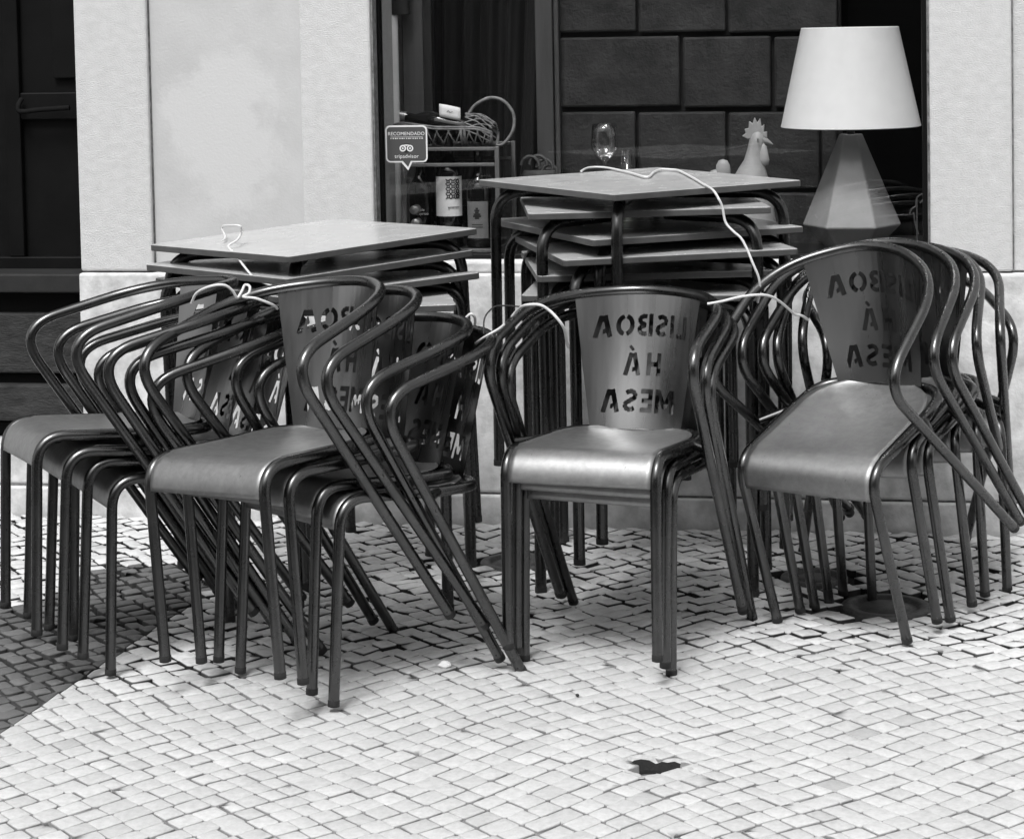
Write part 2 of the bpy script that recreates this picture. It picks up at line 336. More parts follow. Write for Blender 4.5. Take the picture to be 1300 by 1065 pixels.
# broken stone with the dark hole at the front edge
hb=MB(); prof=[]
V=[];F=[]; n=26; rad=[1+.16*math.sin(3*k*2*PI/n+1)+rng.normal(0,.07) for k in range(n)]
for q,(f,z) in enumerate(((1.45,-.004),(1.12,-.002),(.86,-.006),(.66,-.022),(.50,-.060),(.02,-.075))):
    for k in range(n):
        a_=2*PI*k/n; V.append((HOLE[0]+1.25*HOLE[2]*f*rad[k]*math.cos(a_),HOLE[1]+HOLE[2]*.85*f*rad[k]*math.sin(a_),z+(rng.normal(0,.0022) if q<3 else 0)))
ring_=lambda q0,q1:[(q*n+k,q*n+(k+1)%n,(q+1)*n+(k+1)%n,(q+1)*n+k) for q in range(q0,q1) for k in range(n)]
hb.add(V,ring_(0,2),False); tag(hb.build('broken_paving',mat('chipped stone',.40,.9,0,bump=.8,bscale=120,var=.35,vscale=45)),kind='structure')
hb=MB(); hb.add(V,ring_(2,5),False); tag(hb.build('pavement_hole',mat('hole interior',.012,.95,0,bump=.8,bscale=120)),kind='structure')  # inside of the hole, one near-black colour
# a crumpled scrap of litter and a few specks
# ------------------------------------------------------------------ the building front (local axes: x along the wall, y into the house)
bld=empty('building',W0,TH); tag(bld,'pale plastered house front with stone pillars, a shop window and a dark doorway','building')
def bpart(name,boxes,m,parent=bld,bevel=.004,label=None):
    b=MB()
    for q in boxes: b.box(*q)
    o=b.build(name,m,parent,bevel)
    if label: o['label']=label
    return o
S1,S2,S3,S4,S5,S6=-1.362,-1.128,-.646,-.427,1.224,1.456; TOP=3.3; PZ=.757
bpart('upper_wall',[(-6,6,.03,.45,TOP,6.5)],M['plaster'])
bpart('wall_panel',[(S2,S3,.022,.45,PZ,TOP)],M['patch'],label='smooth plaster panel with a paler repaired patch')
bpart('wall_panel',[(S6,6,.022,.45,PZ,TOP)],M['plaster'])
bpart('wall_panel',[(-6,-2.35,.022,.45,PZ,TOP)],M['plaster'])
for a,b in((S1,S2),(S3,S4),(S5,S6)): bpart('pillar',[(a,b,0,.45,PZ,TOP)],M['plaster'],bevel=.007)
bpart('joint_line',[(S2,S2+.0025,.014,.03,PZ,TOP)],M['crack'],bevel=0)
bpart('joint_line',[(S6,S6+.0045,.012,.03,PZ,TOP)],M['crack'],bevel=0)
bpart('joint_line',[(S4,S4+.006,.012,.06,PZ,TOP)],M['crack'],bevel=0)
bpart('joint_line',[(S5-.006,S5,.012,.06,PZ,TOP)],M['crack'],bevel=0)
bpart('plinth',[(S1-.004,6,-.012,.45,.089,PZ-.005),(-6,-2.35,-.012,.45,.089,PZ-.005),(-2.35,S1-.004,-.006,.60,.089,.206)],M['base'],bevel=.008)
bpart('base_course',[(-6,6,-.020,.45,-.1,.083)],M['base'],bevel=.006)
bpart('seam',[(-6,6,-.004,.40,.083,.089)],M['crack'],bevel=0)
win=bpart('window_frame',[(S4+.001,S4+.010,.085,.125,.79,TOP),(S5-.020,S5-.006,.075,.125,.79,TOP),(S4+.010,S5-.020,.075,.125,3.2,TOP),(S4+.010,S5-.020,.080,.125,.785,.80)],M['frame'],bevel=.002)
bpart('pane',[(S4+.010,S5-.020,.098,.104,.80,3.2)],M['pane'],win,0)
bpart('sill',[(S4+.0,S5-.0,-.004,.13,PZ-.003,.785)],M['base'],bld,.005)
bpart('window_board',[(S4,S5,.13,1.0,.70,.762)],M['darkpost'],bld,.004)
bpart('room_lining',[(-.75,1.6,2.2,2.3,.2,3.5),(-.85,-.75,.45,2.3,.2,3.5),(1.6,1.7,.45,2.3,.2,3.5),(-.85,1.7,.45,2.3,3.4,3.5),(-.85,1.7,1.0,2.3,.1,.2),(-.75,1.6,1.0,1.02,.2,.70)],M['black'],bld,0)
# doorway on the left
def wl(u,v,d): s,z=onwall(u,v,d); return s,z
dd=.20
def drect(u0,v0,u1,v1,d0,d1):
    a=wl(u0,v0,d0); b=wl(u1,v1,d0); return (min(a[0],b[0]),max(a[0],b[0]),d0,d1,min(a[1],b[1]),max(a[1],b[1]))
zr=lambda v,d=dd: wl(50,v,d)[1]
door=bpart('door',[(-2.35,S1,.27,.32,zr(346,.27)-.02,TOP)],M['doorpaint'],bevel=0)
sx=lambda u,d=.25: wl(u,200,d)[0]
zz=lambda v,d=.25: wl(50,v,d)[1]
bpart('door_rail',[(-2.35,S1-.002,.245,.27,zz(346),zz(326)),(sx(28),S1-.002,.248,.27,zz(152),zz(118))],M['doorpaint'],door,.004)
bpart('door_stile',[(sx(9),sx(28),.244,.27,zz(326),TOP),(sx(-55),sx(-30),.244,.27,zz(326),TOP)],M['doorpaint'],door,.004)
bpart('reflection_strip',[(sx(70),S1-.002,.250,.27,zz(100),TOP)],M['doorpaint'],door,.003)  # raised strip stands in for a tall reflection on the door
hb2=MB(); hb2.tube(spline([(sx(32),.235,zz(126)),(sx(31),.215,zz(133)),(sx(34),.21,zz(141)),(sx(60),.21,zz(139)),(sx(96),.21,zz(137))]),.008); hb2.build('door_handle',M['black'],door)
bpart('doorstep',[(-2.35,S1-.004,.10,.6,zr(372,.10),zr(348,.10))],M['ledge'],bld,.006,'worn dark ledge below the door')
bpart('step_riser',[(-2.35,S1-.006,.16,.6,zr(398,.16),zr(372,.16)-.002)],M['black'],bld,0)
bpart('step_stone',[(-2.35,S1-.006,.12,.6,zr(474,.12),zr(398,.12)-.001)],M['darkstone'],bld,.006,'rough dark stone riser of the doorway')
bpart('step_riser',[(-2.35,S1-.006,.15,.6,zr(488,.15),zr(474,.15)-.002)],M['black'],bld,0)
bpart('step_stone',[(-2.35,S1-.006,.11,.6,zr(535,.11),zr(488,.11)-.002)],M['darkstone'],bld,.008)
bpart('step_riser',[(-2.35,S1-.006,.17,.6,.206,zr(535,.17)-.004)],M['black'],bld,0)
bpart('door_jamb',[(-2.40,-2.35,.03,.6,.206,TOP)],M['plaster'],bld,.003)
# street front opposite: what the steel and the glass mirror
fac=tag(MB().box(-14,14,-13.5,-12.2,0,6.2).build('street_front',M['facade']),kind='structure'); fac.location=W0; fac.rotation_euler=(0,0,TH)
for k in range(9):
    for r_ in range(2):
        w=MB().box(-12.4+k*3,-11.2+k*3,-12.2,-12.16,.9+r_*2.9,2.9+r_*2.9); w.box(-12.45+k*3,-11.15+k*3,-12.2,-12.13,.78+r_*2.9,.88+r_*2.9); w.build('street_window',M['facadewin'],fac)

# ------------------------------------------------------------------ behind the glass
def at(u,v,d): s,z=onwall(u,v,d); return Vector((s,d,z))       # in wall axes
def wroot(name,label,cat,group=None):
    o=empty(name,W0,TH); tag(o,label,cat,group); return o
def setorigin(root,loc):
    """move a thing's Empty to its base, keep the parts where they are"""
    loc=Vector(loc); w=Matrix.Translation(W0)@Matrix.Rotation(TH,4,'Z'); root.location=w@loc
    for ch in root.children: ch.location=-loc
def px2m(d,u=800): return (onwall(u+10,200,d)[0]-onwall(u-10,200,d)[0])/20
# inner wall of dark rusticated stone blocks
sw=wroot('stone_wall','dark wall of rough bevelled stone blocks inside the shop window','interior wall'); D=.78
rows=[(-60,42,[(703,806),(811,920),(925,1062)]),(46,137,[(703,862),(868,978),(984,1062)]),(142,240,[(703,806),(812,921),(926,1040),(1044,1062)]),(-158,-64,[(703,862),(868,978),(984,1062)]),(245,345,[(703,862),(868,978),(984,1062)])]
bk=MB()
for v0,v1,bl in rows:
    for u0,u1 in bl:
        a=at(u0,v1,D); b=at(u1,v0,D); bk.box(a.x,b.x,D,D+.06,a.z,b.z)
o=bk.build('stone_blocks',M['blocks'],sw,.007)
a=at(703,360,D); b=at(1064,-170,D); MB().box(a.x,b.x+.002,D+.03,D+.2,.2,b.z).build('joint_backing',M['blockgap'],sw); setorigin(sw,(a.x,D,.2))
wp=wroot('wood_post','grey wooden post at the left edge of the dark stone wall','post'); a=at(684,300,.72); b=at(697,-170,.72)
MB().box(a.x,b.x,.72,.80,.2,b.z).build('post_body',M['wood'],wp,.003); MB().box(b.x+.002,b.x+.018,.74,.80,.2,b.z).build('edge_strip',M['wood'],wp,.002); setorigin(wp,(a.x,.72,.2))
def vpost(name,u0,u1,v0,v1,d,m,label,cat,round_=False):
    a=at(u0,v1,d); b=at(u1,v0,d)
    g=MB()
    if round_: g.lathe([((b.x-a.x)/2,a.z),((b.x-a.x)/2,b.z)],c=((a.x+b.x)/2,d+.02,0),n=16)
    else: g.box(a.x,b.x,d,d+.04,a.z,b.z)
    o=g.build(name,m,None,.002 if not round_ else 0); o.location=W0; o.rotation_euler=(0,0,TH); tag(o,label,cat); return o
vpost('pipe',495.5,503,20,330,.30,M['pipe'],'thin pale upright pipe behind the left edge of the window','pipe',True)
vpost('pipe',495.5,515,-170,19,.30,M['darkpost'],'thick dark pipe head above the thin pale pipe','pipe',True)
vpost('upright_post',517,532,-170,330,.36,M['wood'],'grey upright post beside the pale pipe in the window','post')
vpost('upright_post',534,543,-170,330,.37,M['darkpost'],'narrow dark upright post beside the curtain in the window','post')
# curtain with soft folds
G=[]
for i in range(60):
    u=548+i*(690-548)/59; row=[]
    for k in range(14):
        v=-170+k*(520)/13; p=at(u-(.02*(v)) if u>640 else u,v,.95); row.append((p.x,.95+.03*math.sin(i*.55)+.012*math.sin(i*1.3+k*.2),p.z))
    G.append(row)
cm=MB(); cm.slab(G,.003); o=cm.build('curtain',M['curtain']); o.location=W0; o.rotation_euler=(0,0,TH); tag(o,'dark hanging curtain in soft folds behind the bottle rack','curtain')
# bottle rack
rk=wroot('bottle_rack','dark metal framed rack of bottles behind the left of the window','rack'); d0,d1=.20,.50
sL=at(513,250,d0).x; sR=at(632,250,d0).x; zt=at(570,187,d0).z; z2=at(570,207,d0).z; zb=at(570,316,d0).z
for x in(sL,sR):
    for d in(d0,d1): MB().box(x-.008,x+.006,d,d+.014,.762,zt).build('upright',M['cabinet'],rk,.002)
for z in(zt,z2,zb):
    for d in(d0,d1): MB().box(sL+.0065,sR-.0085,d+.001,d+.013,z-.012,z-.001).build('shelf_bar',M['cabinet'],rk,.002)
MB().box(sL+.0065,sR-.0085,d0+.014,d1-.001,zt-.009,zt-.003).build('top_shelf',M['darkpost'],rk)
MB().box(sL+.0065,sR-.0085,d0+.014,d1-.001,zb-.009,zb-.003).build('bottom_shelf',M['darkpost'],rk)
setorigin(rk,(sL,d0,.762))
def bottle(u,d,r,vs,label,labelspec=None):
    """standing dark bottle; vs = image row of the shoulder"""
    c=at(u,vs,d); z0=zb-.003; h=c.z-z0; t=wroot('wine_bottle',label,'bottle','bottles in the rack')
    b=MB(); b.lathe([(0,0),(r*.92,0),(r,.006),(r,h),(r*.9,h+.018),(r*.5,h+.04),(r*.36,h+.055),(r*.34,h+.115),(r*.40,h+.117),(r*.40,h+.128),(0,h+.13)],c=(c.x,d,z0),n=28); b.build('glass_body',M['bottle'],t); 
    return t,c,z0
def curved(mb,cx,d,r,s0,s1,z0,z1,n=10):
    """patch on the camera side of a cylinder, s = arc position in metres"""
    G=[[(cx+r*math.sin(s/r),d-r*math.cos(s/r),z) for z in(z0,z1)] for s in np.linspace(s0,s1,n)]
    V=[p for row in G for p in row]; return mb.add(V,[(2*i,2*i+2,2*i+3,2*i+1) for i in range(n-1)])
D3=.29; r=.0415
t,c,z0=bottle(570,D3,r,221,'dark bottle with a white label of black lattice ornament on the rack')
lz0=at(570,275,D3-r).z; lz1=at(570,224.5,D3-r).z
lb=curved(MB(),c.x,D3,r+.0008,-.055,.058,lz0,lz1,16).build('paper_label',M['label'],t)
ik=MB(); H=lz1-lz0
def strip(x0,y0,x1,y1,w=.0030):
    n=5; dx,dy=x1-x0,y1-y0; L=math.hypot(dx,dy); nx_,ny_=-dy/L*w/2,dx/L*w/2; rr=r+.0022; V=[]
    for i in range(n):
        q=i/(n-1)
        for sg in(1,-1):
            s=x0+dx*q+nx_*sg; z=y0+dy*q+ny_*sg; V.append((c.x+rr*math.sin(s/rr),D3-rr*math.cos(s/rr),lz0+z))
    ik.add(V,[(2*i,2*i+1,2*i+3,2*i+2) for i in range(n-1)])
cw=.0155
for i in range(3):
    for j in range(4):
        x=.0035+i*cw-.006; y=H*.44+j*cw
        if y+cw>H: continue
        strip(x,y,x+cw*.35,y+cw*.35); strip(x+cw,y,x+cw*.65,y+cw*.35); strip(x,y+cw,x+cw*.35,y+cw*.65); strip(x+cw,y+cw,x+cw*.65,y+cw*.65)
        m_=cw/2; q=cw*.22
        strip(x+m_-q,y+m_-q,x+m_+q,y+m_-q); strip(x+m_+q,y+m_-q,x+m_+q,y+m_+q); strip(x+m_+q,y+m_+q,x+m_-q,y+m_+q); strip(x+m_-q,y+m_+q,x+m_-q,y+m_-q)
        if i==2:
            strip(x,y+m_,x+m_,y+cw); strip(x+m_,y+cw,x+cw,y+m_); strip(x,y+m_,x+m_,y); strip(x+m_,y,x+cw,y+m_)
ik.build('lattice_ornament',M['ink'],t); ik=MB()
strip(.004,H*.24,.0065,H*.20,.002); strip(.009,H*.24,.0065,H*.20,.002); strip(.0065,H*.20,.0065,H*.17,.002)
for q in range(7): strip(.012+q*.0046,H*.235,.012+q*.0046,H*.185,.0014)
strip(.011,H*.236,.043,H*.236,.0012)
ik.build('small_print',M['ink'],t); setorigin(t,(c.x,D3,z0))
def text(name,body,size,loc,m,parent,rot=(PI/2,0,0),ext=.0004,align='CENTER',shear=0,font=None):
    cu=bpy.data.curves.new(name,'FONT'); cu.body=body; cu.size=size; cu.extrude=ext; cu.align_x=align; cu.align_y='CENTER'; cu.shear=shear; cu.space_character=1.05
    o=bpy.data.objects.new(name+'_tmp',cu); COL.objects.link(o); dg=bpy.context.evaluated_depsgraph_get(); me=bpy.data.meshes.new_from_object(o.evaluated_get(dg)); bpy.data.objects.remove(o)
    me.name=name; me.materials.clear(); me.materials.append(m); o=bpy.data.objects.new(name,me); COL.objects.link(o); o.parent=parent; o.location=loc; o.rotation_euler=rot; return o
r2=.036
t,c,z0=bottle(533,D3,r2,240,'dark bottle printed with small white lettering at the left of the rack')
p=at(541,269,D3-r2); tx=[text('lettering','vale',.012,(c.x+.012,D3-r2-.003,p.z+.006),M['stickerwhite'],t),text('lettering',"d'aprico",.012,(c.x+.014,D3-r2-.003,p.z-.006),M['stickerwhite'],t)]
lo=Vector((c.x,D3,z0)); w=Matrix.Translation(W0)@Matrix.Rotation(TH,4,'Z'); t.location=w@lo
for ch in t.children: ch.location=Vector(ch.location)-lo
t,c,z0=bottle(608,D3,r,240,'dark bottle with a grey emblem label at the right of the rack')
g0=at(608,303,D3-r).z; g1=at(608,256,D3-r).z; curved(MB(),c.x,D3,r+.0008,-.037,.037,g0,g1,14).build('paper_label',M['greylabel'],t)
em=MB(); zc=(g0*.35+g1*.65)
for dz,w_ in((.018,.004),(.012,.008),(.006,.006),(.0,.011),(-.006,.013),(-.012,.007)): curved(em,c.x,D3,r+.0016,-w_,w_,zc+dz-.0028,zc+dz+.0028,5)
for dz in(-.032,-.040): curved(em,c.x,D3,r+.0016,-.018,.018,zc+dz-.0012,zc+dz+.0012,7)
em.build('emblem',M['ink'],t); setorigin(t,(c.x,D3,z0))
for k,(u,v) in enumerate(((525.5,267),(527,284))):
    p=at(u,v,.215); t=wroot('wine_bottle',('dark bottle lying with its pale capsule toward the glass, upper of two','dark bottle lying with its pale capsule toward the glass, lower of two')[k],'bottle','bottles in the rack')
    b=MB(); b.lathe([(0,0),(.013,0),(.0145,.002),(.0145,.05)],n=18); o=b.build('capsule',M['capsule'],t); o.rotation_euler=(-PI/2,0,0)
    b=MB(); b.lathe([(.014,.05),(.014,.08),(.030,.12),(.034,.14),(.034,.26),(0,.26)],n=20); o=b.build('glass_body',M['bottle'],t); o.rotation_euler=(-PI/2,0,0)
    t.location=w@p
# reclining bottle in a wicker cradle, on the rack
bs=wroot('wicker_basket','dark woven wicker bottle cradle with a hoop handle on the rack','basket'); db=.33
k_=px2m(db)
P=lambda u,v,d=db: at(u,v,d)
prof=[(497,163,9,7),(515,160,17,11),(535,163,21,13),(560,166,21,14),(590,166,22,15),(612,166,21,16),(630,172,15,12)]   # centre u,v, half height px, half depth
def ringpt(i,a):
    u,v,hh,hd=prof[i]; q=P(u,v); return Vector((q.x,q.y+hd*k_*2.0*math.cos(a),q.z+hh*k_*math.sin(a)))
def ringf(f,a):
    i=min(int(f),len(prof)-2); t_=f-i; return ringpt(i,a)*(1-t_)+ringpt(i+1,a)*t_
bb=MB(); ND=6
a0,a1=PI*.05,-PI*1.05
for k in range(ND*2):
    for sg in(1,-1):
        pts=[]
        for q in np.linspace(0,1,12):
            a=a0+(a1-a0)*q; f=(k/(ND*2)*6+sg*(q-.5)*1.1)
            if 0<=f<=5.99: pts.append(ringf(f,a))
        if len(pts)>2: bb.tube(pts,.0023,6)
bb.build('woven_body',M['wicker'],bs)
rim=MB()
for off in(0,.006): rim.tube([ringf(f,a0)+Vector((0,0,off)) for f in np.linspace(0,5.9,30)],.0035,6); rim.tube([ringf(f,a1)+Vector((0,0,off)) for f in np.linspace(0,5.9,30)],.0035,6)
for f in(0.05,4.05,4.25,5.9): rim.tube([ringf(f,a) for a in np.linspace(a0+(.0 if f<4 or f>5 else 1.2),a1,24)],.0045,6)
rim.build('rim',M['wicker'],bs)
# closed bonnet at the right
bn=MB()
for k in range(9):
    for sg in(1,-1):
        pts=[ringf(4.2+1.7*q,-PI*1.05+ (PI*1.1)*(0) + PI*(k/8.)*-1 + sg*.7*q - PI*.0) for q in np.linspace(0,1,8)]
        bn.tube(pts,.0022,6)
bn.build('bonnet',M['wicker'],bs)
hd=MB(); hd.tube(spline([P(592,150),P(603,134),P(622,124.5),P(640,129),P(652,146),P(651,166),P(640,182),P(630,186)]),.0052,8); hd.build('handle',M['wicker'],bs)
q=P(560,187); setorigin(bs,(q.x,db,q.z))
wb=wroot('wine_bottle','dark bottle reclining in the wicker cradle with a pale capsule','bottle')
ax0=P(490,143); ax1=P(590,163); dirv=(ax1-ax0); L=dirv.length
def seg(name,prof_,m):
    b=MB(); b.lathe(prof_,n=22); o=b.build(name,m,wb); o.rotation_mode='QUATERNION'; o.rotation_quaternion=dirv.to_track_quat('Z','Y'); o.location=ax0; return o
seg('capsule',[(0,0),(.014,0),(.015,.004),(.0150,.014),(.0125,.016),(.0145,.05),(.0145,.066)],M['capsule'])
seg('glass_body',[(.0135,.066),(.013,.095),(.028,.125),(.036,.15),(.037,.24),(.036,.33),(0,.335)],M['bottle'])
pt=MB(); n_=Vector((0,-1,.35)).normalized(); cpt=P(571,143,db-.035); e1=dirv.normalized(); e2=n_.cross(e1)*-1; hw,hh=14*k_,8.5*k_
G=[[cpt+e1*(a*hw)+Vector((0,.0,1))*(b*hh)+n_*(.003*math.cos(a*2)) for b in np.linspace(-1,1,4)] for a in np.linspace(-1,1,7)]
pt.slab(G,.0008); tagp=pt.build('paper_tag',M['label'],wb)
ink=MB(); 
for a,b,a2,b2 in((-.25,-.1,-.1,.2),(-.1,.2,.05,-.1),(.05,-.1,.3,.15)):
    q0=cpt+e1*(a*hw)+Vector((0,0,b*hh))+n_*.005; q1=cpt+e1*(a2*hw)+Vector((0,0,b2*hh))+n_*.005; ink.tube([q0,q1],.0007,5)
ink.build('pen_mark',M['ink'],tagp)
for ch in wb.children: ch.location=Vector(ch.location)-ax0
wb.location=w@ax0
# sticker on the outside of the pane
st=wroot('window_sticker','speech bubble sticker reading RECOMENDADO on the window glass','sticker'); ds=.0955; ks=px2m(ds,516)
cs=at(516,183,ds)
def rr(hw,hh,rad,tail):
    pts=[]
    for cx,cz,a0_ in((hw-rad,-hh+rad,-PI/2),(hw-rad,hh-rad,0),(-hw+rad,hh-rad,PI/2),(-hw+rad,-hh+rad,PI)):
        for q in range(7): a=a0_+q/6*PI/2; pts.append((cx+rad*math.cos(a),cz+rad*math.sin(a)))
    bx=[(-6*ks*tail[0],-hh),(tail[1]*ks,tail[2]*ks),(6*ks*tail[0],-hh)]
    return pts[:0]+bx+pts
def poly(mb,pts,y):
    return mb.prism([(x,z) for x,z in pts],y,y+.0006)
b=MB(); poly(b,[(cs.x+x,cs.z+z) for x,z in rr(26.5*ks,23*ks,6*ks,(1.15,1.5,-33))],ds); b.build('white_border',M['stickerwhite'],st)
b=MB(); poly(b,[(cs.x+x,cs.z+z) for x,z in rr(24.6*ks,21*ks,4.6*ks,(.85,1.5,-28.5))],ds-.0008); b.build('dark_ground',M['sticker'],st)
y2=ds-.0014
text('lettering','RECOMENDADO',5.9*ks,(cs.x,y2,cs.z+12.5*ks),M['stickerwhite'],st)
b=MB()
for k in range(15):
    x=cs.x+(-20+k*2.8)*ks; b.box(x,x+(1.1+.9*((k*7)%3)/2)*ks,y2,y2+.0004,cs.z+6.2*ks,cs.z+7.4*ks)
b.box(cs.x-20*ks,cs.x+21*ks,y2,y2+.0003,cs.z+8.4*ks,cs.z+8.8*ks)
b.build('small_print',M['stickerwhite'],st)
def ring(mb,cx,cz,r0,r1,y,n=24):
    V=[];F=[]
    for k in range(n):
        a=2*PI*k/n
        for r_ in(r0,r1): V.append((cx+r_*math.cos(a),y,cz+r_*math.sin(a)))
    for k in range(n): l=(k+1)%n; F.append((2*k,2*l,2*l+1,2*k+1))
    return mb.add(V,F,False)
b=MB(); k2=MB()
ov=[(cs.x+9*ks*math.cos(a)*1.05,cs.z-5.2*ks+5.6*ks*math.sin(a)) for a in np.linspace(0,2*PI,30,endpoint=False)]
poly(k2,ov,y2); k2.build('emblem_ground',M['ink'],st)
for sx_ in(-4.6,4.6):
    ring(b,cs.x+sx_*ks,cs.z-5.4*ks,2.4*ks,4.2*ks,y2-.0008); ring(b,cs.x+sx_*ks,cs.z-5.4*ks,.0,1.2*ks,y2-.0008)
poly(b,[(cs.x-4*ks,cs.z-1.2*ks),(cs.x,cs.z-2.6*ks),(cs.x+4*ks,cs.z-1.2*ks),(cs.x,cs.z-.6*ks)],y2-.0010)
b.build('emblem',M['stickerwhite'],st)
text('lettering','tripadvisor',6.6*ks,(cs.x,y2,cs.z-15.5*ks),M['stickerwhite'],st)
lo=Vector((cs.x,ds,cs.z-33*ks)); st.location=w@lo
for ch in st.children: ch.location=Vector(ch.location)-lo
# table lamp
lm=wroot('table_lamp','big table lamp with a white tapered shade and faceted base behind the glass','lamp'); dl=.40; kl=px2m(dl,1080)
top=at(1075,38,dl); bot=at(1080,160,dl); cx=(at(1080,160,dl).x); 
sh=MB(); zt_,zb_=at(1078,36,dl).z,at(1078,160,dl).z; R0,R1=62*kl,89*kl
sh.lathe([(R1,zb_),(R1-.002,zb_-.001),(R1-.003,zb_),(R0-.003,zt_),(R0,zt_+.001),(R0,zt_),(R1,zb_)],c=(cx,dl,0),n=64); sh.build('lamp_shade',M['shade'],lm)
b=MB()
for z_,r_ in((zt_,R0-.002),(zb_,R1-.002)): b.tube([(cx+r_*math.cos(a),dl+r_*math.sin(a),z_) for a in np.linspace(0,2*PI,48,endpoint=False)],.0025,6,closed=True)
b.build('shade_rim',M['shade'],lm)
V6=[(15*kl,at(1080,170,dl).z),(63*kl,at(1080,285,dl).z),(26*kl,.767),(24*kl,.762)]
b=MB(); b.lathe([(0,V6[0][1])]+V6+[(0,.762)],c=(cx,dl,0),n=6,smooth=False); b.build('lamp_base',M['lampbase'],lm,.004)
b=MB(); b.lathe([(.012,V6[0][1]),(.012,zb_+.02),(.018,zb_+.02),(.018,zb_+.07)],c=(cx,dl,0),n=16)
for k in range(3): a=2*PI*k/3; b.tube([(cx,dl,zb_+.03),(cx+R1*math.cos(a)*.98,dl+R1*math.sin(a)*.98,zb_+.004)],.0016,5)
b.build('lamp_neck',M['darkpost'],lm); setorigin(lm,(cx,dl,.762))
# rooster figurine
ro=wroot('rooster_figurine','pale ceramic rooster figurine with a crested comb beside the lamp','figurine'); dr=.27; kr=px2m(dr,960)
R=lambda u,v,dd_=0: at(u,v,dr+dd_)
spine=[(951,330,32,30),(951,290,36,32),(951,255,30,27),(953,225,22,19),(955,213,17,15),(957,203,12.5,11),(958,193,10.3,9.5),(960,185,10.2,9.5),(961,177,9.8,9),(962,170,7,7),(962,165,1,1)]
b=MB(); V=[];F=[]; n=22
for u,v,hw_,hd_ in spine:
    q=R(u,v)
    for k in range(n): a=2*PI*k/n; V.append((q.x+hw_*kr*math.cos(a),q.y+hd_*kr*math.sin(a),q.z))
for i in range(len(spine)-1):
    for k in range(n): l=(k+1)%n; F.append((i*n+l,i*n+k,(i+1)*n+k,(i+1)*n+l))
b.add(V,F); b.build('body',M['ceramic'],ro)
def px_prism(mb,pts,d0,d1): return mb.prism([(at(u,v,dr).x,at(u,v,dr).z) for u,v in pts][::-1],d0,d1)
b=MB(); px_prism(b,[(974,176),(974,167),(970,168),(970.5,158),(967,161),(965,150),(961.5,156),(958,149),(955.5,157),(951,154),(950.5,163),(945,164),(947,169),(942,173),(950,177),(958,174),(966,172)],dr-.009,dr+.009); b.build('comb',M['ceramic'],ro,.003)
b=MB(); b.lathe([(.014,0),(.011,.012),(.006,.026),(.001,.038)],n=12); o=b.build('beak',M['ceramic'],ro); o.rotation_euler=(0,PI/2+.45,0); o.location=R(967,177)
for s_ in(-.011,.006):
    b=MB(); b.lathe([(0,.034),(.009,.024),(.014,.0),(.0175,-.018),(.014,-.032),(0,-.038)],n=14,sy=.6); o=b.build('wattle',M['ceramic'],ro); o.location=R(969.5,196,s_)
b=MB(); b.lathe([(0,.004),(.004,.0),(0,-.004)],n=10); o=b.build('eye',M['greylabel'],ro); o.location=R(962,177,-.027)
b=MB()
for u0,h_ in((918,213),(908,226)):
    q=at(u0,h_,dr+.01); b.lathe([(0,.026),(.013,.022),(.021,.008),(.023,-.01),(.02,-.06),(.012,-.12)],c=tuple(q),n=16,sy=.5)
b.build('tail',M['ceramic'],ro)
lo=R(951,330); lo=Vector((lo.x,dr,.762)); ro.location=w@lo
for ch in ro.children: ch.location=Vector(ch.location)-lo
# glasses
def wglass(u,v0,v1,hw_,d,label,stem=True):
    k=px2m(d,u); c=at(u,v1,d); t=wroot('wine_glass' if stem else 'water_glass',label,'glass'); b=MB(); hgt=at(u,v0,d).z-c.z; r_=hw_*k
    if stem: b.lathe([(0,.762-c.z),(r_*.9,.762-c.z),(r_*.9,.766-c.z),(.006,.772-c.z),(.0045,-.012),(.008,.0),(r_*.62,hgt*.12),(r_*.97,hgt*.32),(r_,hgt*.48),(r_*.95,hgt*.75),(r_*.90,hgt),(r_*.88,hgt),(r_*.93,hgt*.75),(r_*.98,hgt*.48),(r_*.94,hgt*.33),(r_*.58,hgt*.14),(0,.010)],n=32)
    else: b.lathe([(0,.762-c.z),(r_*.8,.762-c.z),(r_,hgt),(r_*.93,hgt),(r_*.74,.77-c.z),(0,.77-c.z)],n=28)
    b.build('bowl' if stem else 'tumbler',M['wineglass'],t); t.location=w@c; return t
wglass(768,157,204,17.5,.36,'clear wine glass standing behind the tall table stack')
wglass(797,191,225,8.5,.36,'small clear tumbler beside the wine glass',False)
# fluted ornament at the post, small paper slip, wire ornament by the right frame
fo=MB()
for k,(u,v,rr_) in enumerate(((673,206,11),(683,205,11),(691,209,10),(697,215,9))):
    q=at(u,v+4,.45); kk=px2m(.45,680); fo.tube([q+Vector((rr_*kk*math.cos(a),.004*k,rr_*kk*math.sin(a))) for a in np.linspace(PI*1.0,-PI*.05,16)],.0055,8)
q=at(685,232,.45); fo.lathe([(.05,0),(.062,.03),(.05,.05)],c=(q.x,.46,q.z-.01),n=20,sy=.4); fo.lathe([(.03,.762-q.z),(.05,0)],c=(q.x,.46,q.z),n=16)
o=fo.build('fluted_ornament',M['wood']); o.location=W0; o.rotation_euler=(0,0,TH); tag(o,'grey fluted shell ornament in front of the wooden post','ornament')
wo=MB()
for pts in ([(1163,262),(1164,252),(1170,247),(1176,248)],[(1168,258),(1173,252),(1175,246)],[(1160,240+30),(1162,285),(1166,298)],[(1163,262),(1157,266),(1155,272)]): wo.tube(spline([at(u,v,.2) for u,v in pts]),.0022,6)
wo.tube([at(1164,252,.2),at(1164,330,.2)-Vector((0,0,.05))],.002,6)
o=wo.build('wire_ornament',M['wood']); o.location=W0; o.rotation_euler=(0,0,TH); tag(o,'small curled wire ornament at the right edge of the window','ornament')
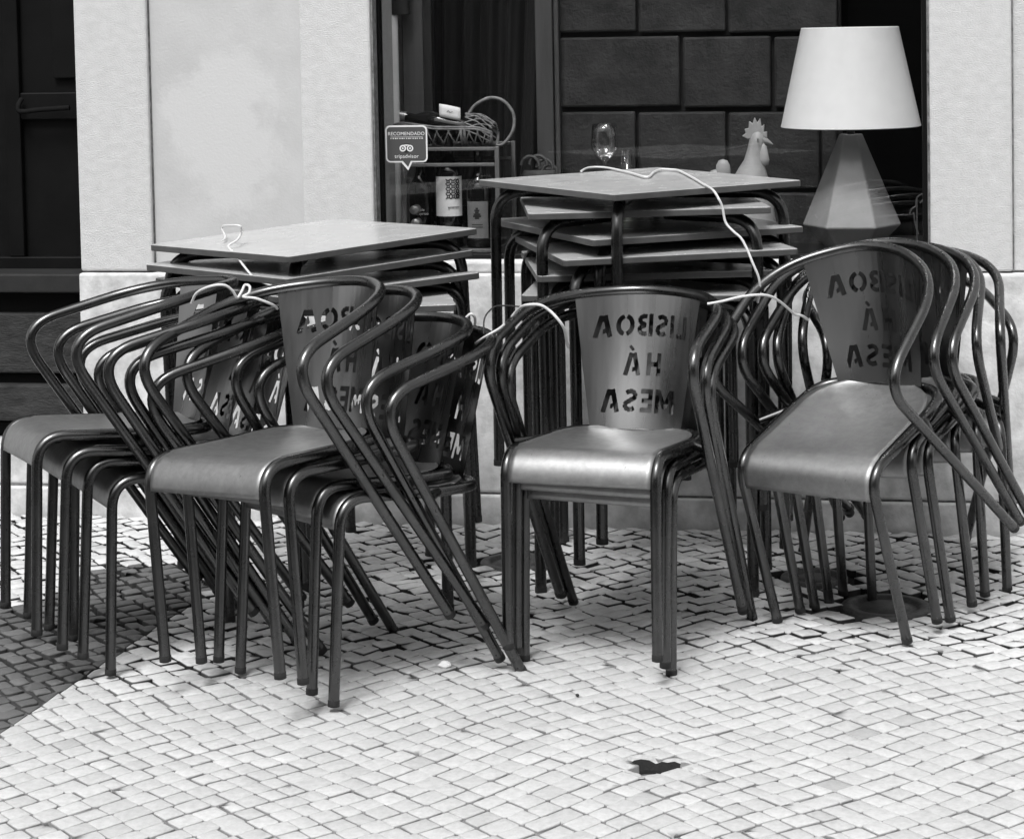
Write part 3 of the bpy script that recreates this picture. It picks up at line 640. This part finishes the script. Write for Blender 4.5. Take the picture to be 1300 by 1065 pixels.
# ------------------------------------------------------------------ chairs
S=SHAPE; TR=.0126
def chair_paths():
    R=lambda s:np.array([s*S['wr'],S['yr'],0.]); A=lambda s:np.array([s*S['wa'],S['ya'],S['za']]); B=lambda s:np.array([s*S['wb'],S['yb'],S['zb']]); C=np.array([0,S['yc'],S['zc']])
    arm=smooth_path([R(-1),A(-1),B(-1),C,B(1),A(1),R(1)],[S['t1'],S['t2'],S['t3'],S['t2'],S['t1']],14)
    F=lambda s:np.array([s*S['wf'],S['yf'],0.]); K=lambda s:np.array([s*S['wk'],S['yk'],S['zk']]); N=lambda s:np.array([s*S['wn'],S['yn'],S['zn']]); L=lambda s:np.array([s*.168,-.205,S['zn']-.002])
    seat=smooth_path([F(-1),K(-1),N(-1),L(-1),L(1),N(1),K(1),F(1)],[S['tk'],.03,.10,.10,.03,S['tk']],12)
    stubs=[]
    for s in(-1,1):
        W=R(s)+(A(s)-R(s))*S['zn']/S['za']; stubs.append([N(s),W])
    return arm,seat,stubs
# stencil letters: unions of short bars (x, z in letter heights)
def bars():
    out={}; t=.2
    V=lambda x,a=0,b=1:[(x,a,x,b)]; Hh=lambda z,a,b:[(a,z,b,z)]
    def arc(cx,cz,rx,rz,a0,a1,n=7):
        p=[(cx+rx*math.cos(math.radians(a)),cz+rz*math.sin(math.radians(a))) for a in np.linspace(a0,a1,n)]
        return [(p[i][0],p[i][1],p[i+1][0],p[i+1][1]) for i in range(n-1)]
    out['L']=(.58,V(.1)+Hh(.1,.1,.56)); out['I']=(.2,V(.1))
    out['S']=(.66,arc(.33,.71,.23,.19,35,270)+arc(.33,.29,.23,.19,90,-145))
    out['B']=(.74,V(.1)+arc(.40,.72,.24,.18,115,-90,8)+arc(.40,.28,.25,.18,90,-115,8)+[(.33,.5,.45,.5)])
    out['O']=(.84,arc(.42,.5,.31,.40,102,258,9)+arc(.42,.5,.31,.40,78,-78,9))
    out['A']=(.80,[(.10,.0,.345,.98),(.70,.0,.47,.98),(.30,.26,.40,.26)])
    out['H']=(.70,V(.1)+V(.60)+Hh(.5,.1,.6)); out['E']=(.58,V(.1)+Hh(.1,.1,.56)+Hh(.5,.1,.50)+Hh(.9,.1,.56))
    out['M']=(.94,V(.1)+V(.84)+[(.16,.95,.47,.22),(.78,.95,.47,.22)])
    return out
BAR=bars()
def word_bars(word,cx,cz,h,accent=None,gap=.13):
    W_=sum(BAR[c][0] for c in word)+gap*(len(word)-1); x=-W_/2; res=[]
    for k,c in enumerate(word):
        for a,b,c2,d in BAR[c][1]: res.append((cx+(x+a)*h,cz+b*h,cx+(x+c2)*h,cz+d*h,.104*h))
        if accent==k: m=x+.41; res.append((cx+(m-.02)*h,cz+1.10*h,cx+(m+.14)*h,cz+1.30*h,.07*h))
        x+=BAR[c][0]+gap
    return res
PW0,PW1,PH=.162,.117,.325           # half width at the top and the bottom, height
def back_panel(arm):
    arm=np.array(arm); mid=arm[(np.abs(arm[:,0])<.22)&(arm[:,2]>.72)]; mid=mid[np.argsort(mid[:,0])]
    top=lambda x:(np.interp(x,mid[:,0],mid[:,1]),np.interp(x,mid[:,0],mid[:,2]))
    nu,nv=112,128; u=np.linspace(-1,1,nu+1); v=np.linspace(0,1,nv+1)
    U,Vv=np.meshgrid(u,v,indexing='ij'); X2=U*(PW0+(PW1-PW0)*Vv); Z2=(1-Vv)*PH       # flat layout, metres, z up
    lh=.0545; B_=[]
    B_+=word_bars('LISBOA',0,PH*.765-lh/2,lh,gap=.125); B_+=word_bars('HA',-.002,PH*.475-lh/2,lh,accent=1,gap=.28); B_+=word_bars('MESA',.0,PH*.205-lh/2,lh*1.02)
    sd=np.full(U.shape,1e3)
    for x0,z0,x1,z1,hw in B_:
        dx,dz=x1-x0,z1-z0; L=math.hypot(dx,dz)+1e-9; ex,ez=dx/L,dz/L; mx,mz=(x0+x1)/2,(z0+z1)/2
        px=np.abs((X2-mx)*ex+(Z2-mz)*ez)-(L/2+.0004); pz=np.abs(-(X2-mx)*ez+(Z2-mz)*ex)-hw
        d=np.hypot(np.maximum(px,0),np.maximum(pz,0))+np.minimum(np.maximum(px,pz),0); sd=np.minimum(sd,d)
    xt=U*PW0; yt,zt=top(xt); zt=zt-TR*.75; yt=yt+.006
    xb=U*PW1; yb=-.196+xb**2*1.2; zb=np.full(U.shape,S['zn']+.004)
    t=Vv; P=np.stack([xt*(1-t)+xb*t, yt*(1-t)+yb*t-.010*np.sin(PI*t)*(1-U**2)*.6, zt*(1-t)+zb*t],-1)
    idx=lambda i,j:i*(nv+1)+j; Pf=P.reshape(-1,3); sf=sd.ravel(); verts=list(map(tuple,Pf)); cut={}; F=[]
    def cutp(a,b):
        k=(min(a,b),max(a,b))
        if k not in cut:
            q=sf[a]/(sf[a]-sf[b]); cut[k]=len(verts); verts.append(tuple(Pf[a]+(Pf[b]-Pf[a])*q))
        return cut[k]
    for i in range(nu):
        for j in range(nv):
            q=[idx(i,j),idx(i,j+1),idx(i+1,j+1),idx(i+1,j)]
            if min(sf[k] for k in q)>0: F.append(tuple(q)); continue
            for tri in((q[0],q[1],q[2]),(q[0],q[2],q[3])):
                pol=[]
                for a,b in zip(tri,tri[1:]+tri[:1]):
                    if sf[a]>0: pol.append(a)
                    if (sf[a]>0)!=(sf[b]>0): pol.append(cutp(a,b))
                if len(pol)>=3: F.append(tuple(pol))
    used=sorted({k for f in F for k in f}); mp={k:i for i,k in enumerate(used)}
    b=MB(); b.add([verts[k] for k in used],[tuple(mp[k] for k in f) for f in F],True); return b
def seat_sheet():
    K=np.array([0,S['yk'],S['zk']]); Ft=np.array([0,S['yf'],0]); N=np.array([0,S['yn'],S['zn']])
    tk=S['tk']; a=K+(N-K)/np.linalg.norm(N-K)*tk; c=K+(Ft-K)/np.linalg.norm(Ft-K)*tk
    line=[np.array([0,y,np.interp(y,[S['yn'],a[1]],[S['zn'],a[2]]) if y>S['yn'] else S['zn']]) for y in np.linspace(-.205,a[1],22)]
    line+=[(1-s)**2*a+2*s*(1-s)*K+s*s*c for s in np.linspace(0,1,14)[1:]]
    line=np.array(line); T=np.gradient(line,axis=0); T/=np.linalg.norm(T,axis=1)[:,None]; Nn=np.stack([0*T[:,0],-T[:,2],T[:,1]],1)
    off=line+Nn*.0075; G=[]; nu=24
    for q in np.linspace(-1,1,nu+1):
        row=[]
        for k,p in enumerate(off):
            y=line[k][1]
            hw=.1735 if y>-.06 else max(.02,.1735*math.sqrt(max(0.004,1-((-.06-y)/.148)**2.4)))
            dish=-.007*(1-q*q)*min(1,max(0,(.17-y)/.1)) if k<22 else 0
            row.append((q*hw,p[1],p[2]+dish+(.004*abs(q)**6 if k<22 else 0)))
        G.append(row)
    b=MB(); b.slab(G,.0016); return b
def make_chair():
    root=empty('metal_armchair'); arm,seat,stubs=chair_paths()
    MB().tube(arm,TR,16).build('arm_frame',M['tube'],root)
    b=MB(); b.tube(seat,TR,16)
    for s in stubs: b.tube(s,TR*.85,12)
    b.build('seat_frame',M['tube'],root)
    seat_sheet().build('seat',M['seat'],root)
    pn=back_panel(arm).build('backrest',M['panel'],root); sm=pn.modifiers.new('thickness','SOLIDIFY'); sm.thickness=.0016; sm.offset=0; sm.use_rim=False
    for s in(-1,1):
        for p0,p1 in((arm[0] if s<0 else arm[-1],arm[1] if s<0 else arm[-2]),(seat[0] if s<0 else seat[-1],seat[1] if s<0 else seat[-2])):
            d=(p1-p0)/np.linalg.norm(p1-p0); MB().tube([p0-d*.006,p0-d*.004,p0+d*.010],[TR*.7,TR+.0008,TR+.0008],14).build('foot_cap',M['rubber'],root)
    for x in(-.09,.09):
        b=MB(); b.lathe([(0,0),(.012,0),(.012,.006),(.007,.008),(.007,.024)],c=(x,.16,S['zk']-.030),n=14); b.build('bumper',M['rubber'],root)
    return root
LAB={
'A1':'topmost armchair of the front left stack, its bright cut-out backrest in full view',
'A2':'second armchair down in the front left stack, just under the topmost one',
'A3':'third armchair down in the front left stack, above the lowest one',
'A4':'lowest armchair of the front left stack, its front foot nearest the viewer',
'B1':'topmost armchair of the middle stack, its backrest lettering clear',
'B2':'middle armchair of the three stacked in the centre',
'B3':'lowest armchair of the three stacked in the centre',
'C1':'topmost armchair of the far left stack, its seat in profile before the doorway',
'C2':'second armchair down in the far left stack, under the topmost seat',
'C3':'third armchair down in the far left stack, above the lowest one',
'C4':'lowest armchair of the far left stack, standing on the dark stones',
'D1':'tilted topmost armchair of the right stack with a dark shaded backrest',
'D2':'second armchair of the right stack, right behind the tilted topmost one',
'D3':'third armchair of the right stack, behind the second one',
'D4':'fourth armchair of the right stack, deep behind the tilted ones',
'D5':'fifth armchair of the right stack, next to last toward the wall',
'D6':'rearmost armchair of the right stack, nearest the right pillar'}
GRP={'A':'armchairs in the front left stack','B':'armchairs in the middle stack','C':'armchairs in the far left stack','D':'armchairs in the right stack'}
chair0=make_chair()
for i,(k,(x,y,yaw,z,pt,rl)) in enumerate(POSE.items()):
    o=chair0 if i==0 else copy_tree(chair0)
    m=Matrix.Rotation(PI-math.radians(yaw),4,'Z')@Matrix.Rotation(pt,4,'X')@Matrix.Rotation(rl,4,'Y')
    o.location=(x,y,z+.006); o.rotation_euler=m.to_euler(); tag(o,LAB[k],'chair',GRP[k[0]])
# ------------------------------------------------------------------ tables
TA,TH_=WALL[3],WALL[4]
def make_table():
    root=empty('cafe_table'); h=TA/2; rad=.012; b=MB()
    pts=[]
    for sx_,sy_,a0_ in((1,1,0),(-1,1,PI/2),(-1,-1,PI),(1,-1,1.5*PI)):
        for q in range(5): a=a0_+q/4*PI/2; pts.append((sx_*(h-rad)+rad*math.cos(a),sy_*(h-rad)+rad*math.sin(a)))
    n=len(pts); V=[(x,y,TH_) for x,y in pts]+[(x,y,TH_-.017) for x,y in pts]
    b.add(V,[tuple(range(n)),tuple(range(2*n-1,n-1,-1))]+[(i,i+n,(i+1)%n+n,(i+1)%n) for i in range(n)],False)
    tt=b.build('tabletop',M['ttop'],root,.0025); tt.data.materials.append(M['tedge']); mi=np.zeros(len(tt.data.polygons),int); mi[2:]=1; mi[1]=2; tt.data.materials.append(M['tunder']); tt.data.polygons.foreach_set('material_index',mi)
    l=h-.035
    for sx_,sy_ in((-1,-1),(1,-1),(1,1),(-1,1)):
        d=-np.array([sx_,sy_,0])/math.sqrt(2); P0=np.array([sx_*l,sy_*l,0.]); zt=TH_-.017-.0155
        b=MB(); b.tube(smooth_path([P0,P0+[0,0,zt],P0+[0,0,zt]+d*.30],[.085],14),.0150,16); lg=b.build('leg',M['tleg'],root)
        MB().tube([P0+[0,0,-.004],P0+[0,0,.012]],.0160,14).build('foot_cap',M['rubber'],lg)
    return root
TAB['P5']=[.352,5.90,3.5,.845,0,0]
TAB['Q2']=[-.548,5.79,43,.882,.03,-.01]; TAB['Q3']=[-.53,5.79,39.5,.833,.012,0]; TAB['Q4']=[-.4955,5.748,6.7,.7881,0,0]
TL={'P1':'topmost cafe table of the tall stack, a white cord lying across it','P2':'second table from the top of the tall stack, set square to the viewer','P3':'third table from the top of the tall stack, one corner toward the viewer','P4':'fourth table from the top of the tall stack, slightly turned','P5':'fifth table from the top of the tall stack, just above the lowest','P6':'lowest table of the tall stack, its feet on the paving',
'Q1':'topmost cafe table of the left stack, its pale top against the plaster panel','Q2':'second table from the top of the left stack','Q3':'third table from the top of the left stack, above the lowest','Q4':'lowest table of the left stack, its feet on the paving'}
t0=make_table()
for i,k in enumerate(['P1','P2','P3','P4','P5','P6','Q1','Q2','Q3','Q4']):
    x,y,yaw,z,tx,ty=TAB[k]; o=t0 if i==0 else copy_tree(t0)
    m=Matrix.Rotation(math.radians(yaw),4,'Z')@Matrix.Rotation(ty,4,'X')@Matrix.Rotation(-tx,4,'Y')
    p=Vector((x,y,z))-m.to_3x3()@Vector((0,0,TH_)); o.location=p+Vector((0,0,.003)); o.rotation_euler=m.to_euler(); tag(o,TL[k],'table','tables in the tall stack' if k[0]=='P' else 'tables in the left stack')
# ------------------------------------------------------------------ white cords
def cord(pts,label,r=.0032,dark=False):
    b=MB(); b.tube(spline(pts,10),r,9); o=b.build('cord',M['cord'] if not dark else M['rubber']); tag(o,label,'cord','cords tying the stacks'); return o
def tabz(k,u,v,lift=.006):
    """point where the ray meets the tilted top of table k"""
    x,y,yaw,z,tx,ty=TAB[k]; m=Matrix.Rotation(math.radians(yaw),3,'Z')@Matrix.Rotation(ty,3,'X')@Matrix.Rotation(-tx,3,'Y'); n=np.array(m@Vector((0,0,1))); p0=np.array([x,y,z+.003+lift]); D=ray(u,v)
    return EYE+D*(((p0-EYE)@n)/(D@n))
def drop(k,us,y): return [aty(u,v,y) for u,v in us]
top1=[tabz('P1',u,v) for u,v in((738,217.5),(746,213.5),(760,212.5),(775,214),(800,219.5),(821,225),(830,219),(838,215.5),(852,215.5),(862,217),(878,225),(893,234),(905,241.5))]
ye=top1[-1][1]
cord(top1+[aty(912,252,ye-.03),aty(917,263,ye-.03),aty(921,282,ye-.03),aty(930,293,ye-.04),aty(941,303,ye-.05),aty(949,318,ye-.06),aty(956,335,ye-.07),aty(963,352,ye-.07),aty(965,368,ye-.06),aty(962,384,ye-.04)],'white cord lying over the tall table stack and hanging down its right front')
q1=[tabz('Q1',u,v,l) for u,v,l in((284,294,.004),(286,301,.012),(283,306,.006))]
q2=[tabz('Q1',282,288.5,.03),tabz('Q1',293,286.5,.05),tabz('Q1',305,287.5,.05),tabz('Q1',306,296,.03),tabz('Q1',301,305,.02),tabz('Q1',290,313,.008)]
y5=q2[-1][1]
cord(q1[::-1][:2]+q2+[aty(300,324,y5-.05),aty(309,337,y5-.09),aty(322,352,y5-.13),aty(337,360,y5-.17),aty(356,366,y5-.22),aty(376,375,y5-.26)],'white cord hooked over the left table edge and hanging toward the chairs',.0030)
cord([aty(u,v,y) for u,v,y in((243,385,5.00),(250,372,4.98),(266,364,4.96),(284,362,4.96),(295,369,4.97),(301,378,4.98),(307,370,4.99),(311,362,5.0),(317,364,4.98),(316,372,4.97),(309,377,4.97),(325,379,4.95),(346,387,4.97),(352,392,5.02))],'white knotted cord around the arms of the two left chair stacks')
cord([aty(u,v,y) for u,v,y in((586,418,5.22),(589,408,5.20),(597,399,5.19),(603,404,5.2),(602,416,5.22),(598,426,5.24))],'small loop of white cord above the lowest backrest of the front left stack',.0034)
cord([aty(u,v,y) for u,v,y in((650,402,5.22),(657,394,5.20),(666,388,5.13),(684,387,5.11),(697,394,5.11),(708,405,5.10),(716,417,5.11),(719,430,5.16),(721,440,5.2))],'white cord looped over the arm of the topmost middle chair',.0036)
cord([aty(u,v,y) for u,v,y in((614,424,5.10),(615,405,5.12),(622,394,5.14),(632,388.5,5.16),(656,389,5.18),(668,391,5.2))],'thin dark cord arching beside the arm of the middle chairs',.002,True)
cord([aty(u,v,y) for u,v,y in((898,386,5.15),(915,383,5.15),(940,377,5.16),(962,374.5,5.17),(977,376,5.19),(990,383,5.22),(1002,393,5.26),(1009,399,5.28),(1018,401,5.30),(1026,406,5.34))],'white cord strung from the middle chairs to the right chair stack',.0033)
cord([aty(u,v,y) for u,v,y in((604,436,5.10),(612,430,5.07),(622,424,5.06),(634,417,5.09),(640,412,5.14))],'short end of white cord beside the left arm of the middle chairs',.003)
# scrap of litter and a loose pebble
def lump(name,u,v,r,m,label,cat,sx=1.4):
    c=atz(u,v,.0); n=9; V=[];F=[]; mm=6
    for i in range(mm+1):
        t=PI*i/mm
        for k in range(n): a=2*PI*k/n; q=r*rng.uniform(.7,1.15); V.append((c[0]+sx*q*math.sin(t)*math.cos(a),c[1]+q*math.sin(t)*math.sin(a),r*.75+q*.7*math.cos(t)))
    for i in range(mm):
        for k in range(n): l=(k+1)%n; F.append((i*n+k,(i+1)*n+k,(i+1)*n+l,i*n+l))
    o=MB().add(V,F,False).build(name,m); tag(o,label,cat)
lump('paper_scrap',565,848,.012,M['label'],'small crumpled pale scrap on the paving between the left and middle stacks','litter')
lump('pebble',733,884,.0045,M['rubber'],'tiny dark pebble on the bright paving in front of the middle stack','pebble',1)
# ------------------------------------------------------------------ camera and light
cam=bpy.data.cameras.new('camera'); co=bpy.data.objects.new('camera',cam); COL.objects.link(co); sc.camera=co
cam.sensor_fit='HORIZONTAL'; cam.sensor_width=36; cam.lens=36*CAM['f']/1300; cam.clip_start=.05; cam.clip_end=300
cam.shift_x=0; cam.shift_y=-(532.5-CAM['v0'])/1300
p=CAM['p']; r=CAM['r']
X0=Vector((1,0,0)); F0=Vector((0,math.cos(p),-math.sin(p))); U0=Vector((0,math.sin(p),math.cos(p)))
right=X0*math.cos(r)+U0*math.sin(r); up=-X0*math.sin(r)+U0*math.cos(r)
m=Matrix((right,up,-F0)).transposed().to_4x4(); m.translation=EYE; co.matrix_world=m
EL,AZ=math.radians(58),math.radians(200)       # sun azimuth measured from +Y clockwise
wd=bpy.data.worlds.new('World'); sc.world=wd; wd.use_nodes=True; N=wd.node_tree.nodes; L=wd.node_tree.links
sk=N.new('ShaderNodeTexSky'); sk.sky_type='NISHITA'; sk.sun_disc=False; sk.sun_elevation=EL; sk.sun_rotation=AZ; sk.air_density=1.; sk.dust_density=3.
bw=N.new('ShaderNodeRGBToBW'); L.new(sk.outputs[0],bw.inputs[0]); L.new(bw.outputs[0],N['Background'].inputs['Color']); N['Background'].inputs['Strength'].default_value=.12
sl=bpy.data.lights.new('sun','SUN'); sl.energy=1.3; sl.angle=math.radians(16); sl.color=(1,1,1); so=bpy.data.objects.new('sun',sl); COL.objects.link(so)
dv=Vector((math.sin(AZ)*math.cos(EL),math.cos(AZ)*math.cos(EL),math.sin(EL))); so.rotation_euler=dv.to_track_quat('Z','Y').to_euler(); so.location=dv*20
vs=sc.view_settings; vs.view_transform='Standard'; vs.look='None'; vs.gamma=1; vs.exposure=1.1; vs.use_curve_mapping=False
sc.cycles.max_bounces=8; sc.cycles.glossy_bounces=4; sc.cycles.transparent_max_bounces=12
